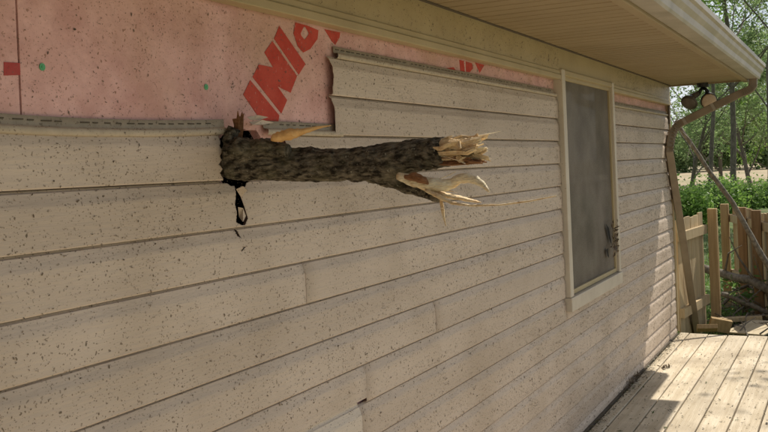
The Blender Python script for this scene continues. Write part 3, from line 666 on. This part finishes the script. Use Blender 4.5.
def limb(name, label, spec, m_, seed=0, n=10, twigs=0, leaves=None, sub=5, jit=.12):
    P, R_ = [], []
    for a, b_ in zip(spec[:-1], spec[1:]):
        for i in range(sub):
            t = i/sub; x, y, d, r = [a[k]+(b_[k]-a[k])*t for k in range(4)]
            P.append(at_d(x, y, d)+np.array([0, 0, .02*noise.noise(Vector((x*.05, seed, 0)))])); R_.append(r*d/FPX)
    a = spec[-1]; P.append(at_d(*a[:3])); R_.append(a[3]*a[2]/FPX)
    r_ = random.Random(seed); f = empty(name, P[-1]); mb = MB(); mb.tube(P, R_, n, jit=jit, seed=seed); mb.build('bark', m_, f, True)
    lv = MB()
    for i in range(twigs):
        j = r_.randrange(2, len(P)-1); d = np.array([r_.gauss(0, 1), r_.gauss(0, 1), r_.gauss(.3, .7)]); d /= np.linalg.norm(d); l = r_.uniform(.2, .6)
        q = [P[j], P[j]+d*l*.5+np.array([0, 0, .03]), P[j]+d*l+np.array([r_.gauss(0, .05), r_.gauss(0, .05), r_.gauss(0, .05)])]
        mt = MB(); mt.tube(q, [R_[j]*.35, R_[j]*.22, .003], 5); mt.build('twig', m_, f)
        if leaves:
            for k in range(leaves): leaf(lv, q[1]+(q[2]-q[1])*r_.random()+np.array([r_.gauss(0, .05) for _ in range(3)]), r_.uniform(.025, .05), r_)
    if leaves: o = lv.build('foliage', M['leafA'], f); o['kind'] = 'stuff'
    return tag(f, label, 'fallen limb', 'storm-broken limbs on the ground')
def leaf(mb, p, s_, r_, flat=0):
    d1 = np.array([r_.gauss(0, 1), r_.gauss(0, 1), r_.gauss(0, .7)]); d1 /= np.linalg.norm(d1)
    d2 = np.cross(d1, [r_.gauss(0, 1), r_.gauss(0, 1), 1.2]); d2 /= (np.linalg.norm(d2)+1e-9)
    mb.add([p-d1*s_, p+d2*s_*.5, p+d1*s_, p-d2*s_*.5], [(0, 1, 2, 3)])
limb('fallen_limb', 'long thin grey limb leaning from the house corner across the fence', [(676,121,8.25,1.9),(684,134,8.2,2.0),(700,157,8.2,2.1),(716,180,8.15,2.3),(733,204,8.15,2.5),(750,233,8.1,2.7),(762,256,8.1,3.0),(790,300,8.05,3.2),(812,345,8.0,3.4)], M['limb'], 2, 8, 3)
limb('fallen_limb', 'thick grey limb lying level across the fence gap', [(690,262,9.6,3.6),(710,270,9.5,4.0),(728,275,9.3,4.2),(748,281,9.0,4.5),(768,288,8.8,4.6),(800,298,8.6,4.8)], M['limb'], 3, 10, 2)
limb('fallen_limb', 'pale thinner limb lying lowest in the debris pile', [(716,292,9.2,2.6),(730,297,9.0,2.8),(745,303,8.9,2.8),(762,310,8.8,2.6),(785,315,8.8,2.6)], M['limb'], 5, 8, 5, 8)
limb('fallen_limb', 'short crooked limb between the two lying limbs', [(722,305,9.3,1.8),(735,290,9.3,1.8),(748,286,9.4,1.6),(765,300,9.2,1.4)], M['limb'], 6, 7, 6, 10)
# brush: twigs and torn leaves
mb = MB(); lv = MB(); r_ = random.Random(31)
for i in range(150):
    p = at_z(r_.uniform(712, 800), r_.uniform(296, 330), GZ+r_.uniform(0, .2)); d = np.array([r_.gauss(0, 1), r_.gauss(0, 1), r_.gauss(.15, .35)]); d /= np.linalg.norm(d); l = r_.uniform(.15, .5)
    mb.tube([p-d*l/2, p+np.array([0, 0, .03]), p+d*l/2], [.009, .006, .003], 4, False)
tag(mb.build('twig_brush', M['limb']), 'tangle of broken twigs heaped past the end of the deck', 'brush', kind='stuff')
for i in range(2600):
    p = np.array(at_z(r_.uniform(705, 830), r_.uniform(262, 330), GZ)); p[2] = GZ+.02+abs(r_.gauss(0, .13)); leaf(lv, p, r_.uniform(.018, .045), r_)
tag(lv.build('torn_leaves', M['leafA']), 'heap of torn green leaves among the broken limbs', 'leaves', kind='stuff')
# lawn blades in the opening
mb = MB()
for i in range(26000):
    x = 8.3+14*r_.random()**1.5; y = r_.uniform(-2.2, 1.2+.25*(x-8)); h = r_.uniform(.04, .11); a = r_.uniform(0, 6.28); dx, dy_ = math.cos(a)*.006, math.sin(a)*.006; bx, by = r_.gauss(0, .03), r_.gauss(0, .03)
    mb.add([(x-dx, y-dy_, GZ), (x+dx, y+dy_, GZ), (x+bx, y+by, GZ+h)], [(0, 1, 2)])
tag(mb.build('lawn_grass', M['blade']), 'green lawn grass beyond the fence opening', 'grass', kind='stuff')
# unseen sheet and prop log, added to cast a squared shadow on the deck
o = plank('added_shadow_sheet', 'unseen plywood sheet added over the roof to shadow the deck', 'plywood', (7.276, -.045, 2.885), (1, 0, 0), (0, -.004, 1), 1.22, 2.2, .014, M['ply'])
mb = MB(); mb.tube([(5.6, .22, 2.72), (6.6, .16, 2.72), (7.9, .12, 2.71)], [.155, .152, .15], 14, jit=.08); tag(mb.build('added_prop_log', M['limb'], None, True), 'unseen log added on the roof to prop the shadow sheet', 'log')

# ------------------------------------------------------------------ trees and shrubs
def tree(name, label, base, h, spread, lean, seed, leafm, nleaf, ls, cat='tree', group='trees behind the fence', r0=.1, first=.3, fill=1.0, depthmax=4, up=.25):
    r_ = random.Random(seed); base = np.array(base, float); f = empty(name, base); mb = MB(); tips = []
    def grow(p, d, l, r, lev):
        pts = [p]; rad = [r]; n = 4 if lev else 8; d = d/np.linalg.norm(d)
        for i in range(n):
            d = d+np.array([r_.gauss(0, .09), r_.gauss(0, .09), r_.gauss(.02, .05)]); d /= np.linalg.norm(d)
            p = p+d*l/n; pts.append(p); rad.append(r*(1-.62*(i+1)/n))
            if lev == 0 and i/n > first-.15 or lev in (1, 2) and i >= 1:
                for _ in range((2 if lev == 0 else r_.choice([1, 1, 2]))):
                    if lev < depthmax-1:
                        a = r_.uniform(0, 6.28); s_ = np.array([math.cos(a), math.sin(a), r_.uniform(up-.25, up+.45)])
                        grow(p, d*.45+s_*(.9), l*r_.uniform(.30, .50)*(spread if lev == 0 else 1), rad[-1]*(.42 if lev == 0 else .55), lev+1)
            if lev >= 2 or (lev == 1 and i >= 2): tips.append(p)
        mb.tube(pts, [max(q, .005) for q in rad], 8 if lev == 0 else 4, False)
        tips.append(p)
    grow(base-np.array([0, 0, .1]), np.array([lean[0], lean[1], 1.0]), h, r0, 0)
    mb.build('trunk', M['trunk'], f, True)
    V = np.zeros((nleaf*4, 3)); rs_ = np.random.RandomState(seed); T = np.array(tips)
    wts = rs_.gamma(.6, 1, len(T)); c = T[rs_.choice(len(T), nleaf, p=wts/wts.sum())]+rs_.normal(0, .20*fill, (nleaf, 3))
    d1 = rs_.normal(0, 1, (nleaf, 3))*[1, 1, .7]; d1 /= np.linalg.norm(d1, axis=1)[:, None]; d2 = np.cross(d1, rs_.normal(0, 1, (nleaf, 3))+[0, 0, .6]); d2 /= np.linalg.norm(d2, axis=1)[:, None]
    s_ = (ls*rs_.uniform(.6, 1.35, nleaf))[:, None]
    V[0::4] = c-d1*s_; V[1::4] = c+d2*s_*.5; V[2::4] = c+d1*s_; V[3::4] = c-d2*s_*.5
    me = bpy.data.meshes.new('crown'); me.from_pydata(V.tolist(), [], np.arange(nleaf*4).reshape(-1, 4).tolist()); link('crown', me, leafm, f)
    return tag(f, label, cat, group)
def gp(px, d): p = at_d(px, 200, d); return (p[0], p[1], GZ)
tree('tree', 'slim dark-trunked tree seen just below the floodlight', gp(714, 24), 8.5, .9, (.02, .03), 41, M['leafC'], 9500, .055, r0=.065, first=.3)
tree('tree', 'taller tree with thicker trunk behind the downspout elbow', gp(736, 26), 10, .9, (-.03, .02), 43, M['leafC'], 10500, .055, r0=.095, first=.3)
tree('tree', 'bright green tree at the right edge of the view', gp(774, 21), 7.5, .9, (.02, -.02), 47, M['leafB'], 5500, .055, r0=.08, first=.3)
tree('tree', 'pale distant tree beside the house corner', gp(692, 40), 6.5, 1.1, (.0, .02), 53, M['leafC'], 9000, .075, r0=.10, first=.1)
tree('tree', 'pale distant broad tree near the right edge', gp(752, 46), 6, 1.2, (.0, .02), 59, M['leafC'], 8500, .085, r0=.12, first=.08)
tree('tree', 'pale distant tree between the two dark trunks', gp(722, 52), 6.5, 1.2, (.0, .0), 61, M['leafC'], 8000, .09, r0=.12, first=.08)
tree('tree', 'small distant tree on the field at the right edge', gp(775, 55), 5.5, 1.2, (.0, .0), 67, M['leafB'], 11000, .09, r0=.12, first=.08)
for i, (px, d, h, lab) in enumerate(((684, 21, .55, 'bright shrub growing behind the near fence run'), (700, 23, .62, 'leafy shrub behind the post by the opening'), (722, 25, .6, 'shrub seen through the fence opening'), (744, 27, .45, 'low shrub above the far fence run'), (768, 29, .4, 'shrub at the right edge of the view'))):
    tree('shrub', lab, gp(px, d), h, 1.5, (0, 0), 70+i, M['leafB'] if i % 2 == 0 else M['leafA'], 7000, .05, 'shrub', 'shrubs behind the fence', r0=.03, first=.05, fill=.9, up=.2)
# tree beside the deck whose crown dapples the boards
tree('tree', 'tree leaning over the deck from beyond the right edge', (12.4, -5.55, GZ), 6.8, .55, (-.08, .12), 83, M['leafB'], 5000, .05, r0=.10, first=.55)

ordinal = ('leftmost', 'second', 'third', 'fourth', 'fifth', 'sixth', 'rightmost')
for i, (px, d) in enumerate(((676, 95), (692, 110), (708, 98), (725, 112), (741, 100), (757, 108), (773, 96))):
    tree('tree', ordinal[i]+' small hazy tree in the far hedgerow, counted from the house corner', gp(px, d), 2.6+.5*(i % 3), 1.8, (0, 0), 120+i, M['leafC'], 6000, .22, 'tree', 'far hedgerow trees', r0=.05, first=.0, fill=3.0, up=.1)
